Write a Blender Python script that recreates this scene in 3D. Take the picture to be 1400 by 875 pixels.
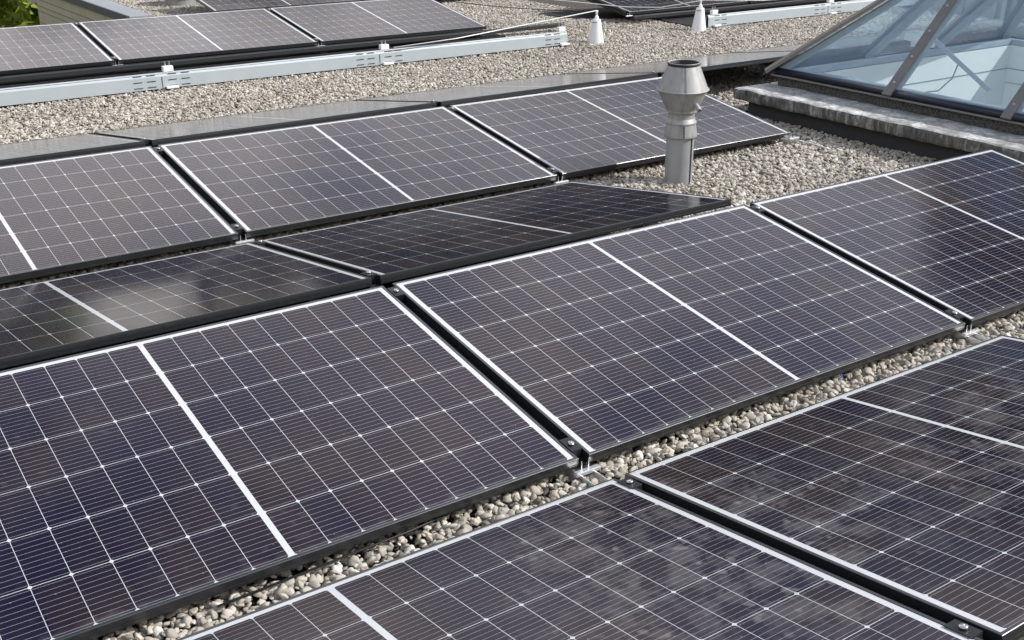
import bpy, bmesh, math, random
from mathutils import Vector, Matrix, noise

# ------------------------------------------------------------------ scene
for o in list(bpy.data.objects):
    bpy.data.objects.remove(o)
SC = bpy.context.scene
COL = SC.collection
R = math.radians
random.seed(7)

# ------------------------------------------------------------------ camera
cam = bpy.data.cameras.new('camera')
cam.sensor_width = 36.0
cam.lens = 1565.357 / 1400 * 36
cam.clip_start = 0.05
cam.clip_end = 4000
co = bpy.data.objects.new('camera', cam)
co.location = (-1.793, -2.2111, 1.6644)
co.rotation_euler = (1.184119, -0.000618, -0.604608)
COL.objects.link(co)
SC.camera = co

# ------------------------------------------------------------------ sun + sky
SUN_EL, SUN_AZ = R(38), R(128)                     # azimuth clockwise from +Y
sdir = Vector((math.sin(SUN_AZ) * math.cos(SUN_EL), math.cos(SUN_AZ) * math.cos(SUN_EL), math.sin(SUN_EL)))
sl = bpy.data.lights.new('sun', 'SUN')
sl.energy = 3.4
sl.angle = R(0.5)
sl.color = (1.0, 0.975, 0.94)
so = bpy.data.objects.new('sun', sl)
so.rotation_euler = (-sdir).to_track_quat('-Z', 'Y').to_euler()
so.location = (0, 0, 20)
COL.objects.link(so)

world = bpy.data.worlds.new('World')
SC.world = world
world.use_nodes = True
wt = world.node_tree
wt.nodes.clear()


def wn(t, **k):
    n = wt.nodes.new(t)
    for a, b in k.items():
        setattr(n, a, b)
    return n


sky = wn('ShaderNodeTexSky', sky_type='NISHITA', sun_disc=False, sun_elevation=SUN_EL, sun_rotation=SUN_AZ)
sky.air_density = 1.2
sky.dust_density = 1.6
geo = wn('ShaderNodeTexCoord')
sep = wn('ShaderNodeSeparateXYZ')
wt.links.new(geo.outputs['Generated'], sep.inputs[0])
mx = wn('ShaderNodeMath', operation='MAXIMUM')
wt.links.new(sep.outputs['Z'], mx.inputs[0])
mx.inputs[1].default_value = 0.0
ad = wn('ShaderNodeMath', operation='ADD')
wt.links.new(mx.outputs[0], ad.inputs[0])
ad.inputs[1].default_value = 0.12
dv = wn('ShaderNodeVectorMath', operation='DIVIDE')
cmb = wn('ShaderNodeCombineXYZ')
for i in range(3):
    wt.links.new(ad.outputs[0], cmb.inputs[i])
wt.links.new(geo.outputs['Generated'], dv.inputs[0])
wt.links.new(cmb.outputs[0], dv.inputs[1])
cn = wn('ShaderNodeTexNoise')
cn.inputs['Scale'].default_value = 0.9
cn.inputs['Detail'].default_value = 6
cn.inputs['Roughness'].default_value = 0.55
mp = wn('ShaderNodeMapping')
mp.inputs['Location'].default_value = (1.2, 7.7, 0.0)
wt.links.new(dv.outputs[0], mp.inputs['Vector'])
wt.links.new(mp.outputs[0], cn.inputs['Vector'])
cr = wn('ShaderNodeValToRGB')
cr.color_ramp.elements[0].position = 0.42
cr.color_ramp.elements[1].position = 0.60
eb = wn('ShaderNodeMath', operation='MULTIPLY_ADD')          # more cloud low in the sky
wt.links.new(mx.outputs[0], eb.inputs[0])
eb.inputs[1].default_value = -0.85
eb.inputs[2].default_value = 0.50
es_ = wn('ShaderNodeMath', operation='ADD')
wt.links.new(cn.outputs['Fac'], es_.inputs[0])
wt.links.new(eb.outputs[0], es_.inputs[1])
wt.links.new(es_.outputs[0], cr.inputs[0])
bg1 = wn('ShaderNodeBackground')
bg1.inputs['Strength'].default_value = 0.13
wt.links.new(sky.outputs[0], bg1.inputs['Color'])
bg2 = wn('ShaderNodeBackground')
cz = wn('ShaderNodeValToRGB')                      # low grey bank and pale horizon band added for panel reflections, white cloud above
ce = cz.color_ramp.elements
ce[0].position, ce[0].color = 0.27, (0.075, 0.075, 0.074, 1)
ce[1].position, ce[1].color = 0.43, (1.0, 0.975, 0.97, 1)
e2 = ce.new(0.17)
e2.color = (0.075, 0.075, 0.074, 1)
e3 = ce.new(0.09)
e3.color = (0.55, 0.53, 0.50, 1)
cb = wn('ShaderNodeMath', operation='MULTIPLY_ADD')
wt.links.new(cn.outputs['Fac'], cb.inputs[0])
cb.inputs[1].default_value = 0.55
cb.inputs[2].default_value = -0.275
ca = wn('ShaderNodeMath', operation='ADD')
wt.links.new(mx.outputs[0], ca.inputs[0])
wt.links.new(cb.outputs[0], ca.inputs[1])
wt.links.new(ca.outputs[0], cz.inputs[0])
wt.links.new(cz.outputs[0], bg2.inputs['Color'])
bg2.inputs['Strength'].default_value = 1.55
ms = wn('ShaderNodeMixShader')
wt.links.new(cr.outputs[0], ms.inputs[0])
wt.links.new(bg1.outputs[0], ms.inputs[1])
wt.links.new(bg2.outputs[0], ms.inputs[2])
wo = wn('ShaderNodeOutputWorld')
wt.links.new(ms.outputs[0], wo.inputs[0])

SC.view_settings.view_transform = 'Standard'
SC.view_settings.look = 'None'
SC.view_settings.gamma = 1
SC.view_settings.exposure = 0.42

# ------------------------------------------------------------------ material helpers


class NT:
    """small wrapper that makes writing node maths readable"""

    def __init__(self, name):
        self.m = bpy.data.materials.new(name)
        self.m.use_nodes = True
        self.t = self.m.node_tree
        self.t.nodes.clear()
        self.out = self.n('ShaderNodeOutputMaterial')

    def n(self, t, **k):
        x = self.t.nodes.new(t)
        for a, b in k.items():
            setattr(x, a, b)
        return x

    def put(self, sock, v):
        if isinstance(v, bpy.types.NodeSocket):
            self.t.links.new(v, sock)
        else:
            if sock.type == 'RGBA' and len(v) == 3:
                v = (*v, 1)
            sock.default_value = v

    def math(self, op, a, b=0.0, c=None, clamp=False):
        x = self.n('ShaderNodeMath', operation=op, use_clamp=clamp)
        self.put(x.inputs[0], a)
        self.put(x.inputs[1], b)
        if c is not None:
            self.put(x.inputs[2], c)
        return x.outputs[0]

    def mix(self, f, a, b):
        x = self.n('ShaderNodeMix', data_type='RGBA')
        self.put(x.inputs[0], f)
        self.put(x.inputs[6], a)
        self.put(x.inputs[7], b)
        return x.outputs[2]

    def mixf(self, f, a, b):
        x = self.n('ShaderNodeMix', data_type='FLOAT')
        self.put(x.inputs[0], f)
        self.put(x.inputs[2], a)
        self.put(x.inputs[3], b)
        return x.outputs[0]

    def ramp(self, v, *stops):
        x = self.n('ShaderNodeValToRGB')
        e = x.color_ramp.elements
        while len(e) < len(stops):
            e.new(0.5)
        for el, (p, c) in zip(e, stops):
            el.position = p
            el.color = (c, c, c, 1) if isinstance(c, (int, float)) else (*c, 1)
        self.put(x.inputs[0], v)
        return x.outputs[0]

    def coord(self, kind='Object'):
        return self.n('ShaderNodeTexCoord').outputs[kind]

    def pos(self):
        return self.n('ShaderNodeNewGeometry').outputs['Position']

    def noise(self, v, scale, detail=4, rough=0.55, dist=0.0):
        x = self.n('ShaderNodeTexNoise')
        self.put(x.inputs['Vector'], v)
        x.inputs['Scale'].default_value = scale
        x.inputs['Detail'].default_value = detail
        x.inputs['Roughness'].default_value = rough
        x.inputs['Distortion'].default_value = dist
        return x.outputs['Fac']

    def scale(self, v, s):
        x = self.n('ShaderNodeVectorMath', operation='MULTIPLY')
        self.put(x.inputs[0], v)
        x.inputs[1].default_value = s
        return x.outputs[0]

    def bsdf(self, **k):
        x = self.n('ShaderNodeBsdfPrincipled')
        for a, b in k.items():
            self.put(x.inputs[a.replace('_', ' ')], b)
        return x

    def bump(self, h, strength, dist):
        x = self.n('ShaderNodeBump')
        x.inputs['Strength'].default_value = strength
        x.inputs['Distance'].default_value = dist
        self.put(x.inputs['Height'], h)
        return x.outputs[0]

    def done(self, sh):
        s = sh.outputs[0] if hasattr(sh, 'outputs') else sh
        self.t.links.new(s, self.out.inputs['Surface'])
        return self.m


def plain(name, col, rough=0.5, metal=0.0, var=0.12, scale=30, bump=0.0):
    t = NT(name)
    f = t.noise(t.coord(), scale)
    lo = tuple(c * (1 - var) for c in col)
    hi = tuple(c * (1 + var) for c in col)
    b = t.bsdf(Base_Color=t.mix(f, lo, hi), Roughness=t.mixf(f, max(rough - .08, 0.02), min(rough + .08, 1)), Metallic=metal)
    if bump:
        t.put(b.inputs['Normal'], t.bump(f, bump, 0.002))
    return t.done(b)


M = {}
M['frame'] = plain('black_anodised', (0.012, 0.0135, 0.016), 0.30, 0.0, 0.2, 60)
M['frame'].node_tree.nodes['Principled BSDF'].inputs['IOR'].default_value = 1.75
M['clamp'] = plain('dark_clamp', (0.03, 0.032, 0.035), 0.35, 0.6, 0.2, 60)
M['bolt'] = plain('steel_bolt', (0.58, 0.58, 0.59), 0.32, 1.0, 0.1, 60)
M['alu'] = plain('mill_aluminium', (0.72, 0.73, 0.74), 0.42, 0.75, 0.08, 14)
M['alubeam'] = plain('galvanised_beam', (0.40, 0.445, 0.47), 0.55, 0.1, 0.07, 5)
M['black'] = plain('shade_black', (0.006, 0.006, 0.007), 0.8)  # black for shade put into gaps and under beams and panels
M['railgrey'] = plain('dark_grey_rail', (0.016, 0.017, 0.019), 0.6, 0.0, 0.2, 9)
M['whiteplastic'] = plain('white_plastic', (0.78, 0.79, 0.80), 0.45, 0, 0.05, 12)
M['blackcable'] = plain('black_cable', (0.012, 0.012, 0.013), 0.5)
M['whitewire'] = plain('pale_wire', (0.72, 0.72, 0.70), 0.4, 0.2)
M['bluewire'] = plain('blue_wire', (0.05, 0.12, 0.45), 0.45)
M['cap'] = plain('taupe_cap', (0.20, 0.185, 0.175), 0.42, 0.3, 0.15, 12)
M['gasket'] = plain('blue_black_frame', (0.018, 0.024, 0.042), 0.3, 0.1, 0.2, 10)
M['paleblue'] = plain('pale_blue_profile', (0.36, 0.41, 0.46), 0.4, 0.0, 0.05, 6)
M['shaft'] = plain('white_shaft', (0.84, 0.86, 0.84), 0.7, 0, 0.03, 3)
M['seam'] = plain('seam_grey', (0.22, 0.24, 0.25), 0.7)
M['bark'] = plain('bark', (0.07, 0.052, 0.038), 0.9, 0, 0.3, 20, 0.6)
M['render'] = plain('plain_render', (0.36, 0.34, 0.30), 0.9, 0, 0.1, 3)
M['slate'] = plain('slate_coping', (0.060, 0.072, 0.085), 0.5, 0.1, 0.15, 8)
M['copetop'] = plain('pale_coping_top', (0.30, 0.32, 0.34), 0.55, 0.1, 0.15, 8)
M['grass'] = plain('grass', (0.06, 0.085, 0.03), 0.95, 0, 0.4, 0.6)


def mat_cells():
    """half-cut cells, white backsheet, silver busbars under dusty glass"""
    t = NT('solar_cells')
    oc = t.coord()
    s = t.n('ShaderNodeSeparateXYZ')
    t.put(s.inputs[0], oc)
    X, Y = s.outputs[0], s.outputs[1]
    PX, PY = 0.0918, 0.1832
    dx = t.math('SUBTRACT', X, 0.861)
    xc = t.math('SUBTRACT', t.math('ABSOLUTE', dx), 0.0075)
    u = t.math('DIVIDE', xc, PX)
    fx = t.math('FRACT', u)
    ex = t.math('MULTIPLY', t.math('SUBTRACT', 0.5, t.math('ABSOLUTE', t.math('SUBTRACT', fx, 0.5))), PX)   # distance to column line
    yc = t.math('SUBTRACT', Y, 0.0102)
    v = t.math('DIVIDE', yc, PY)
    fy = t.math('FRACT', v)
    ey = t.math('MULTIPLY', t.math('SUBTRACT', 0.5, t.math('ABSOLUTE', t.math('SUBTRACT', fy, 0.5))), PY)
    inx = t.math('MULTIPLY', t.math('GREATER_THAN', xc, 0.0), t.math('LESS_THAN', u, 9.0))
    iny = t.math('MULTIPLY', t.math('GREATER_THAN', yc, 0.0), t.math('LESS_THAN', v, 6.0))
    gx = t.math('GREATER_THAN', ex, 0.00075)
    gy = t.math('GREATER_THAN', ey, 0.0009)
    ch = t.math('GREATER_THAN', t.math('ADD', ex, ey), 0.0068)
    cell = t.math('MULTIPLY', t.math('MULTIPLY', t.math('MULTIPLY', inx, iny), t.math('MULTIPLY', gx, gy)), ch)
    # ten busbars per cell
    fb = t.math('FRACT', t.math('MULTIPLY', fy, 10.0))
    bar = t.math('LESS_THAN', t.math('ABSOLUTE', t.math('SUBTRACT', fb, 0.5)), 0.024)
    # colour of each cell
    cmbn = t.n('ShaderNodeCombineXYZ')
    t.put(cmbn.inputs[0], t.math('FLOOR', t.math('DIVIDE', t.math('ADD', dx, 5.0 * PX), PX)))
    t.put(cmbn.inputs[1], t.math('FLOOR', v))
    t.put(cmbn.inputs[2], t.math('MULTIPLY', t.n('ShaderNodeObjectInfo').outputs['Random'], 37.0))
    wn_ = t.n('ShaderNodeTexWhiteNoise')
    t.put(wn_.inputs['Vector'], cmbn.outputs[0])
    big = t.noise(t.pos(), 2.2, 2)
    tone = t.math('ADD', t.math('MULTIPLY', wn_.outputs['Value'], 0.26), t.math('MULTIPLY', big, 1.0), None, False)
    ccol = t.ramp(tone, (0.30, (0.0035, 0.0030, 0.018)), (0.60, (0.0085, 0.0058, 0.016)), (0.92, (0.020, 0.0118, 0.0125)))
    col = t.mix(t.math('MULTIPLY', bar, 0.9), ccol, (0.33, 0.33, 0.35))
    col = t.mix(cell, (0.54, 0.55, 0.56), col)
    # dusty coat, streaks, dried drops and painted sheen
    P = t.pos()
    d1 = t.noise(P, 2.3, 5, 0.6)
    d2 = t.noise(P, 26, 3, 0.6)
    vor = t.n('ShaderNodeTexVoronoi')
    vor.inputs['Scale'].default_value = 21
    warp = t.n('ShaderNodeVectorMath', operation='ADD')
    t.put(warp.inputs[0], P)
    nz = t.n('ShaderNodeTexNoise')
    nz.inputs['Scale'].default_value = 14
    t.put(nz.inputs['Vector'], P)
    sc = t.n('ShaderNodeVectorMath', operation='SCALE')
    t.put(sc.inputs[0], nz.outputs['Color'])
    sc.inputs['Scale'].default_value = 0.06
    t.put(warp.inputs[1], sc.outputs[0])
    t.put(vor.inputs['Vector'], warp.outputs[0])
    spots = t.ramp(vor.outputs['Distance'], (0.16, 1.0), (0.30, 0.0))
    sel = t.math('GREATER_THAN', t.n('ShaderNodeSeparateColor').outputs[0], 0.5)
    sepc = sel.node.inputs[0].links[0].from_node
    t.put(sepc.inputs[0], vor.outputs['Color'])
    spots = t.math('MULTIPLY', spots, sel)
    zone = t.ramp(d1, (0.42, 0.0), (0.68, 1.0))
    py = t.n('ShaderNodeSeparateXYZ')
    t.put(py.inputs[0], P)
    near = t.math('LESS_THAN', py.outputs[1], -0.12)           # the nearest row was never washed

    def patch(cx, cy, rx, ry):
        dx_ = t.math('DIVIDE', t.math('SUBTRACT', py.outputs[0], cx), rx)
        dy_ = t.math('DIVIDE', t.math('SUBTRACT', py.outputs[1], cy), ry)
        rr = t.math('ADD', t.math('MULTIPLY', dx_, dx_), t.math('MULTIPLY', dy_, dy_))
        rr = t.math('ADD', rr, t.math('MULTIPLY', t.math('SUBTRACT', t.noise(P, 3.1, 4), 0.5), 1.6))
        return t.ramp(rr, (0.25, 1.0), (1.0, 0.0))
    soiled = t.math('MAXIMUM', patch(-0.05, -0.62, 0.62, 0.60), patch(1.15, -0.78, 0.85, 0.60))
    soiled = t.math('MULTIPLY', soiled, near)
    mott = t.ramp(t.noise(P, 11, 4, 0.65), (0.45, 0.0), (0.62, 1.0))
    dust_sheen = t.math('ADD', t.math('MULTIPLY', zone, 0.016), t.math('MULTIPLY', d2, 0.007))
    dust_sheen = t.math('ADD', t.math('MULTIPLY', dust_sheen, t.mixf(near, 1.0, 0.5)), t.math('MULTIPLY', t.math('MULTIPLY', soiled, mott), 0.115))
    dust_sheen = t.math('ADD', dust_sheen, t.math('MULTIPLY', t.math('MULTIPLY', spots, t.math('MAXIMUM', soiled, t.math('MULTIPLY', zone, 0.25))), 0.17), None, True)
    rim = t.math('MINIMUM', t.math('SUBTRACT', Y, 0.0096), t.math('SUBTRACT', 1.1244, Y))
    rim = t.ramp(t.math('ADD', t.math('MULTIPLY', rim, 14.0), t.math('MULTIPLY', t.math('SUBTRACT', d2, 0.5), 0.9)), (0.0, 1.0), (0.32, 0.0))
    dust_sheen = t.math('ADD', dust_sheen, t.math('MULTIPLY', rim, 0.07), None, True)
    sheen_mask = t.math('MULTIPLY', t.math('GREATER_THAN', py.outputs[1], 3.65), t.math('LESS_THAN', py.outputs[1], 4.9))   # silvery grazing reflection painted as a pale coat on the strips by the walkway
    dust_sheen = t.math('ADD', dust_sheen, t.math('MULTIPLY', sheen_mask, t.mixf(d1, 0.22, 0.42)), None, True)
    # tiny specks
    vs = t.n('ShaderNodeTexVoronoi')
    vs.inputs['Scale'].default_value = 55
    t.put(vs.inputs['Vector'], P)
    sp = t.math('LESS_THAN', vs.outputs['Distance'], 0.085)
    sc2 = t.n('ShaderNodeSeparateColor')
    t.put(sc2.inputs[0], vs.outputs['Color'])
    sp = t.math('MULTIPLY', sp, t.math('GREATER_THAN', sc2.outputs[1], 0.84))
    dust_sheen = t.math('ADD', dust_sheen, t.math('MULTIPLY', sp, 0.35), None, True)
    col = t.mix(dust_sheen, col, (0.50, 0.475, 0.46))
    rough = t.mixf(zone, 0.11, 0.15)
    b = t.bsdf(Base_Color=col, Roughness=rough, IOR=1.31)
    b.inputs['Specular Tint'].default_value = (1.0, 0.83, 0.92, 1)
    t.put(b.inputs['Normal'], t.bump(t.noise(oc, 3.0, 2), 0.05, 0.01))
    return t.done(b)


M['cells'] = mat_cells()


def mat_pebble():
    t = NT('pebbles')
    r = t.n('ShaderNodeObjectInfo').outputs['Random']
    c = t.n('ShaderNodeValToRGB')
    e = c.color_ramp.elements
    cols = [(0.0, (0.12, 0.11, 0.10)), (0.12, (0.30, 0.275, 0.245)), (0.3, (0.44, 0.415, 0.375)), (0.5, (0.56, 0.525, 0.47)),
            (0.68, (0.40, 0.37, 0.33)), (0.78, (0.43, 0.385, 0.32)), (0.88, (0.63, 0.61, 0.57)), (1.0, (0.76, 0.75, 0.72))]
    while len(e) < len(cols):
        e.new(0.5)
    for el, (p, k) in zip(e, cols):
        el.position = p
        el.color = (k[0], k[1] * 0.975, k[2] * 0.925, 1)
    t.put(c.inputs[0], r)
    n = t.noise(t.coord('Object'), 60, 4)
    big = t.noise(t.pos(), 1.6, 3)
    col = t.mix(t.math('MULTIPLY', n, 0.3), c.outputs[0], (0.22, 0.19, 0.16))
    col = t.mix(t.ramp(big, (0.47, 0.0), (0.70, 0.42)), col, (0.20, 0.17, 0.13))
    b = t.bsdf(Base_Color=col, Roughness=0.75)
    return t.done(b)


M['pebble'] = mat_pebble()


def mat_roofbed():
    t = NT('gravel_bed')
    P = t.pos()
    v = t.n('ShaderNodeTexVoronoi')
    v.inputs['Scale'].default_value = 60
    t.put(v.inputs['Vector'], P)
    s = t.n('ShaderNodeSeparateColor')
    t.put(s.inputs[0], v.outputs['Color'])
    col = t.ramp(s.outputs[0], (0, (0.05, 0.042, 0.035)), (0.5, (0.12, 0.10, 0.085)), (1, (0.22, 0.195, 0.17)))
    col = t.mix(t.ramp(v.outputs['Distance'], (0.3, 0.0), (0.65, 1.0)), col, (0.05, 0.04, 0.03))
    b = t.bsdf(Base_Color=col, Roughness=0.9)
    t.put(b.inputs['Normal'], t.bump(t.math('SUBTRACT', 1.0, v.outputs['Distance']), 1.0, 0.012))
    return t.done(b)


M['bed'] = mat_roofbed()


def mat_concrete():
    t = NT('weathered_concrete')
    P = t.coord()
    n1 = t.noise(P, 8, 8, 0.72)
    n2 = t.noise(P, 40, 4, 0.6)
    st = t.math('ADD', t.math('MULTIPLY', t.noise(t.scale(P, (11, 11, 3.0)), 2.0, 6, 0.7, 0.8), 0.7), t.math('MULTIPLY', n1, 0.3))
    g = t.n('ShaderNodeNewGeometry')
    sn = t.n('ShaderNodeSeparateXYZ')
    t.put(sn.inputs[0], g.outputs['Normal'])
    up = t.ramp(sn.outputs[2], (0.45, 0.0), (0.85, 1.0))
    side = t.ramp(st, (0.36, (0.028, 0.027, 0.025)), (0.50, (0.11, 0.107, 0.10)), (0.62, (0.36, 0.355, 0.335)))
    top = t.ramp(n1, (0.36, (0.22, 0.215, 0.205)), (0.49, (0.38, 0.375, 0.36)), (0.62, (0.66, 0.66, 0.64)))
    col = t.mix(up, side, top)  # besides streaks, sides are darkened as if shaded, top whitened as sunlit
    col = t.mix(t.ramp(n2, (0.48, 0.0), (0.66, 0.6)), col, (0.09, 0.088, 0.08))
    b = t.bsdf(Base_Color=col, Roughness=0.9)
    t.put(b.inputs['Normal'], t.bump(t.math('ADD', n2, n1), 0.6, 0.006))
    return t.done(b)


M['concrete'] = mat_concrete()


def mat_bitumen():
    t = NT('bitumen_felt')
    P = t.coord()
    n = t.noise(P, 110, 3, 0.7)
    n1 = t.noise(P, 7, 4)
    col = t.mix(t.ramp(n, (0.35, 0.0), (0.65, 1.0)), (0.012, 0.012, 0.012), (0.12, 0.12, 0.117))
    col = t.mix(t.ramp(n1, (0.55, 0.0), (0.8, 0.3)), col, (0.10, 0.098, 0.09))
    b = t.bsdf(Base_Color=col, Roughness=0.95)
    t.put(b.inputs['Normal'], t.bump(n, 0.6, 0.003))
    return t.done(b)


M['bitumen'] = mat_bitumen()
M['darkwall'] = plain('dark_upstand', (0.04, 0.042, 0.045), 0.85, 0, 0.25, 9)


def mat_zinc(name, base, rough, streak):
    t = NT(name)
    P = t.coord()
    n = t.noise(t.scale(P, (14, 14, 1.2)), 2, 5, 0.6)
    n2 = t.noise(P, 30, 4)
    col = t.mix(n2, tuple(c * 0.82 for c in base), tuple(min(c * 1.12, 1) for c in base))
    col = t.mix(t.math('MULTIPLY', t.ramp(n, (0.5, 0.0), (0.72, 1.0)), streak), col, (0.13, 0.13, 0.125))
    b = t.bsdf(Base_Color=col, Roughness=t.mixf(n, rough - 0.07, rough + 0.12), Metallic=0.4)
    return t.done(b)


M['zinc'] = mat_zinc('zinc_cowl', (0.36, 0.36, 0.355), 0.56, 0.5)
M['pipe'] = plain('grey_pipe', (0.33, 0.34, 0.35), 0.45, 0.25, 0.12, 9)


def mat_stone():
    t = NT('stone_blocks')
    s = t.n('ShaderNodeSeparateXYZ')
    t.put(s.inputs[0], t.pos())
    c = t.n('ShaderNodeCombineXYZ')
    t.put(c.inputs[0], s.outputs[1])
    t.put(c.inputs[1], t.math('ADD', s.outputs[2], 1.08 - 0.072))
    br = t.n('ShaderNodeTexBrick')
    br.inputs['Scale'].default_value = 1.0
    br.inputs['Brick Width'].default_value = 2.16
    br.inputs['Row Height'].default_value = 0.135
    br.inputs['Mortar Size'].default_value = 0.006
    br.inputs['Color1'].default_value = (0.42, 0.38, 0.28, 1)
    br.inputs['Color2'].default_value = (0.38, 0.35, 0.26, 1)
    br.inputs['Mortar'].default_value = (0.17, 0.15, 0.11, 1)
    t.put(br.inputs['Vector'], c.outputs[0])
    n = t.noise(t.scale(t.pos(), (1, 5, 0.8)), 3, 5, 0.6)
    col = t.mix(t.ramp(n, (0.45, 0.0), (0.75, 0.5)), br.outputs['Color'], (0.25, 0.22, 0.15))
    b = t.bsdf(Base_Color=col, Roughness=0.9)
    t.put(b.inputs['Normal'], t.bump(n, 0.3, 0.004))
    return t.done(b)


M['stone'] = mat_stone()


def mat_glass():
    t = NT('skylight_glass')
    tr = t.n('ShaderNodeBsdfTransparent')
    tr.inputs[0].default_value = (0.945, 0.98, 0.99, 1)
    gl = t.n('ShaderNodeBsdfGlossy')
    gl.inputs['Roughness'].default_value = 0.02
    gl.inputs['Color'].default_value = (0.78, 0.91, 1.0, 1)
    lw = t.n('ShaderNodeLayerWeight')
    lw.inputs['Blend'].default_value = 0.5
    fr = t.math('MULTIPLY_ADD', t.math('POWER', lw.outputs['Facing'], 4.0), 0.80, 0.085)
    df = t.n('ShaderNodeBsdfDiffuse')
    df.inputs[0].default_value = (0.72, 0.80, 0.86, 1)
    m1 = t.n('ShaderNodeMixShader')
    t.put(m1.inputs[0], fr)
    t.put(m1.inputs[1], tr.outputs[0])
    t.put(m1.inputs[2], gl.outputs[0])
    m2 = t.n('ShaderNodeMixShader')
    t.put(m2.inputs[0], t.math('MULTIPLY', t.ramp(t.noise(t.pos(), 3, 5), (0.35, 0.5), (0.7, 1.0)), 0.10))
    t.put(m2.inputs[1], m1.outputs[0])
    t.put(m2.inputs[2], df.outputs[0])
    return t.done(m2)


M['glass'] = mat_glass()


def mat_leaf(name, a, b_):
    t = NT(name)
    r = t.n('ShaderNodeNewGeometry').outputs['Random Per Island']
    col = t.ramp(r, (0.0, a), (0.7, b_), (1.0, tuple(c * 1.5 for c in b_)))
    d = t.bsdf(Base_Color=col, Roughness=0.5)
    tl = t.n('ShaderNodeBsdfTranslucent')
    t.put(tl.inputs[0], col)
    m = t.n('ShaderNodeMixShader')
    m.inputs[0].default_value = 0.35
    t.put(m.inputs[1], d.outputs[0])
    t.put(m.inputs[2], tl.outputs[0])
    return t.done(m)


M['leaf'] = mat_leaf('leaves', (0.16, 0.24, 0.03), (0.42, 0.50, 0.10))
M['leafdark'] = mat_leaf('dark_leaves', (0.018, 0.034, 0.010), (0.05, 0.075, 0.022))

# ------------------------------------------------------------------ mesh helpers


def link_mesh(name, bm, mat, parent=None, smooth=False):
    bmesh.ops.recalc_face_normals(bm, faces=bm.faces[:])
    me = bpy.data.meshes.new(name)
    bm.to_mesh(me)
    bm.free()
    me.materials.append(M[mat] if isinstance(mat, str) else mat)
    if smooth:
        me.polygons.foreach_set('use_smooth', [True] * len(me.polygons))
    o = bpy.data.objects.new(name, me)
    COL.objects.link(o)
    if parent is not None:
        o.parent = parent
    return o


def tag(o, label=None, cat=None, group=None, kind=None):
    if label:
        o['label'] = label
    if cat:
        o['category'] = cat
    if group:
        o['group'] = group
    if kind:
        o['kind'] = kind
    return o


def thing(name, label, cat, loc=(0, 0, 0), rot=(0, 0, 0), group=None):
    o = bpy.data.objects.new(name, None)
    o.empty_display_size = 0.1
    COL.objects.link(o)
    o.location = loc
    o.rotation_euler = rot
    return tag(o, label, cat, group)


def box(bm, x0, x1, y0, y1, z0, z1, bev=0.0):
    r = bmesh.ops.create_cube(bm, size=1)
    vs = r['verts']
    for v in vs:
        v.co = Vector((x0 + (v.co.x + .5) * (x1 - x0), y0 + (v.co.y + .5) * (y1 - y0), z0 + (v.co.z + .5) * (z1 - z0)))
    if bev:
        es = list({e for v in vs for e in v.link_edges})
        bmesh.ops.bevel(bm, geom=es, offset=bev, segments=2, profile=0.5, affect='EDGES')


def lathe(bm, prof, seg=48, cx=0, cy=0):
    rings = []
    for r, z in prof:
        rings.append([bm.verts.new((cx + r * math.cos(2 * math.pi * i / seg), cy + r * math.sin(2 * math.pi * i / seg), z)) for i in range(seg)])
    for a, b in zip(rings, rings[1:]):
        for i in range(seg):
            bm.faces.new((a[i], a[(i + 1) % seg], b[(i + 1) % seg], b[i]))


def tube(bm, pts, r, seg=8, cap=True):
    pts = [Vector(p) for p in pts]
    prev = None
    rings = []
    for i, p in enumerate(pts):
        d = (pts[min(i + 1, len(pts) - 1)] - pts[max(i - 1, 0)]).normalized()
        a = d.cross(Vector((0, 0, 1)))
        if a.length < 1e-3:
            a = d.cross(Vector((1, 0, 0)))
        a.normalize()
        b = d.cross(a)
        rr = r[i] if isinstance(r, (list, tuple)) else r
        rings.append([bm.verts.new(p + (a * math.cos(2 * math.pi * k / seg) + b * math.sin(2 * math.pi * k / seg)) * rr) for k in range(seg)])
    for q, w in zip(rings, rings[1:]):
        for k in range(seg):
            bm.faces.new((q[k], q[(k + 1) % seg], w[(k + 1) % seg], w[k]))
    if cap:
        bm.faces.new(rings[0])
        bm.faces.new(rings[-1])


def sag(a, b, drop, n=14):
    a, b = Vector(a), Vector(b)
    return [a.lerp(b, i / n) - Vector((0, 0, drop * 4 * (i / n) * (1 - i / n))) for i in range(n + 1)]


def obox(bm, a, b, w, h, up=(0, 0, 1), off=0.0):
    """a bar of width w and height h from a to b"""
    a, b = Vector(a), Vector(b)
    d = (b - a).normalized()
    upv = Vector(up)
    s = d.cross(upv).normalized()
    n = s.cross(d).normalized()
    vs = []
    for p in (a, b):
        for sx, sz in ((-1, 0), (1, 0), (1, 1), (-1, 1)):
            vs.append(bm.verts.new(p + s * sx * w / 2 + n * (sz * h + off)))
    for f in ((0, 1, 2, 3), (7, 6, 5, 4), (0, 4, 5, 1), (1, 5, 6, 2), (2, 6, 7, 3), (3, 7, 4, 0)):
        bm.faces.new([vs[i] for i in f])


# ------------------------------------------------------------------ setting: ground far below, roof, parapet
bm = bmesh.new()
s = 2500
bm.faces.new([bm.verts.new(p) for p in ((-s, -s, -7), (s, -s, -7), (s, s, -7), (-s, s, -7))])
link_mesh('ground', bm, 'grass')['kind'] = 'structure'

# roof deck with an opening under the skylight and a notch at the upper left
HX0, HX1, HY0, HY1 = 4.24, 6.56, 0.62, 3.05
bm = bmesh.new()
xs = [-12, 1.52, HX0, HX1, 15]
ys = [-8, HY0, HY1, 8.95, 15.5]
g = {}


def gv(i, j):
    if (i, j) not in g:
        g[(i, j)] = bm.verts.new((xs[i], ys[j], 0.0))
    return g[(i, j)]


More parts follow.
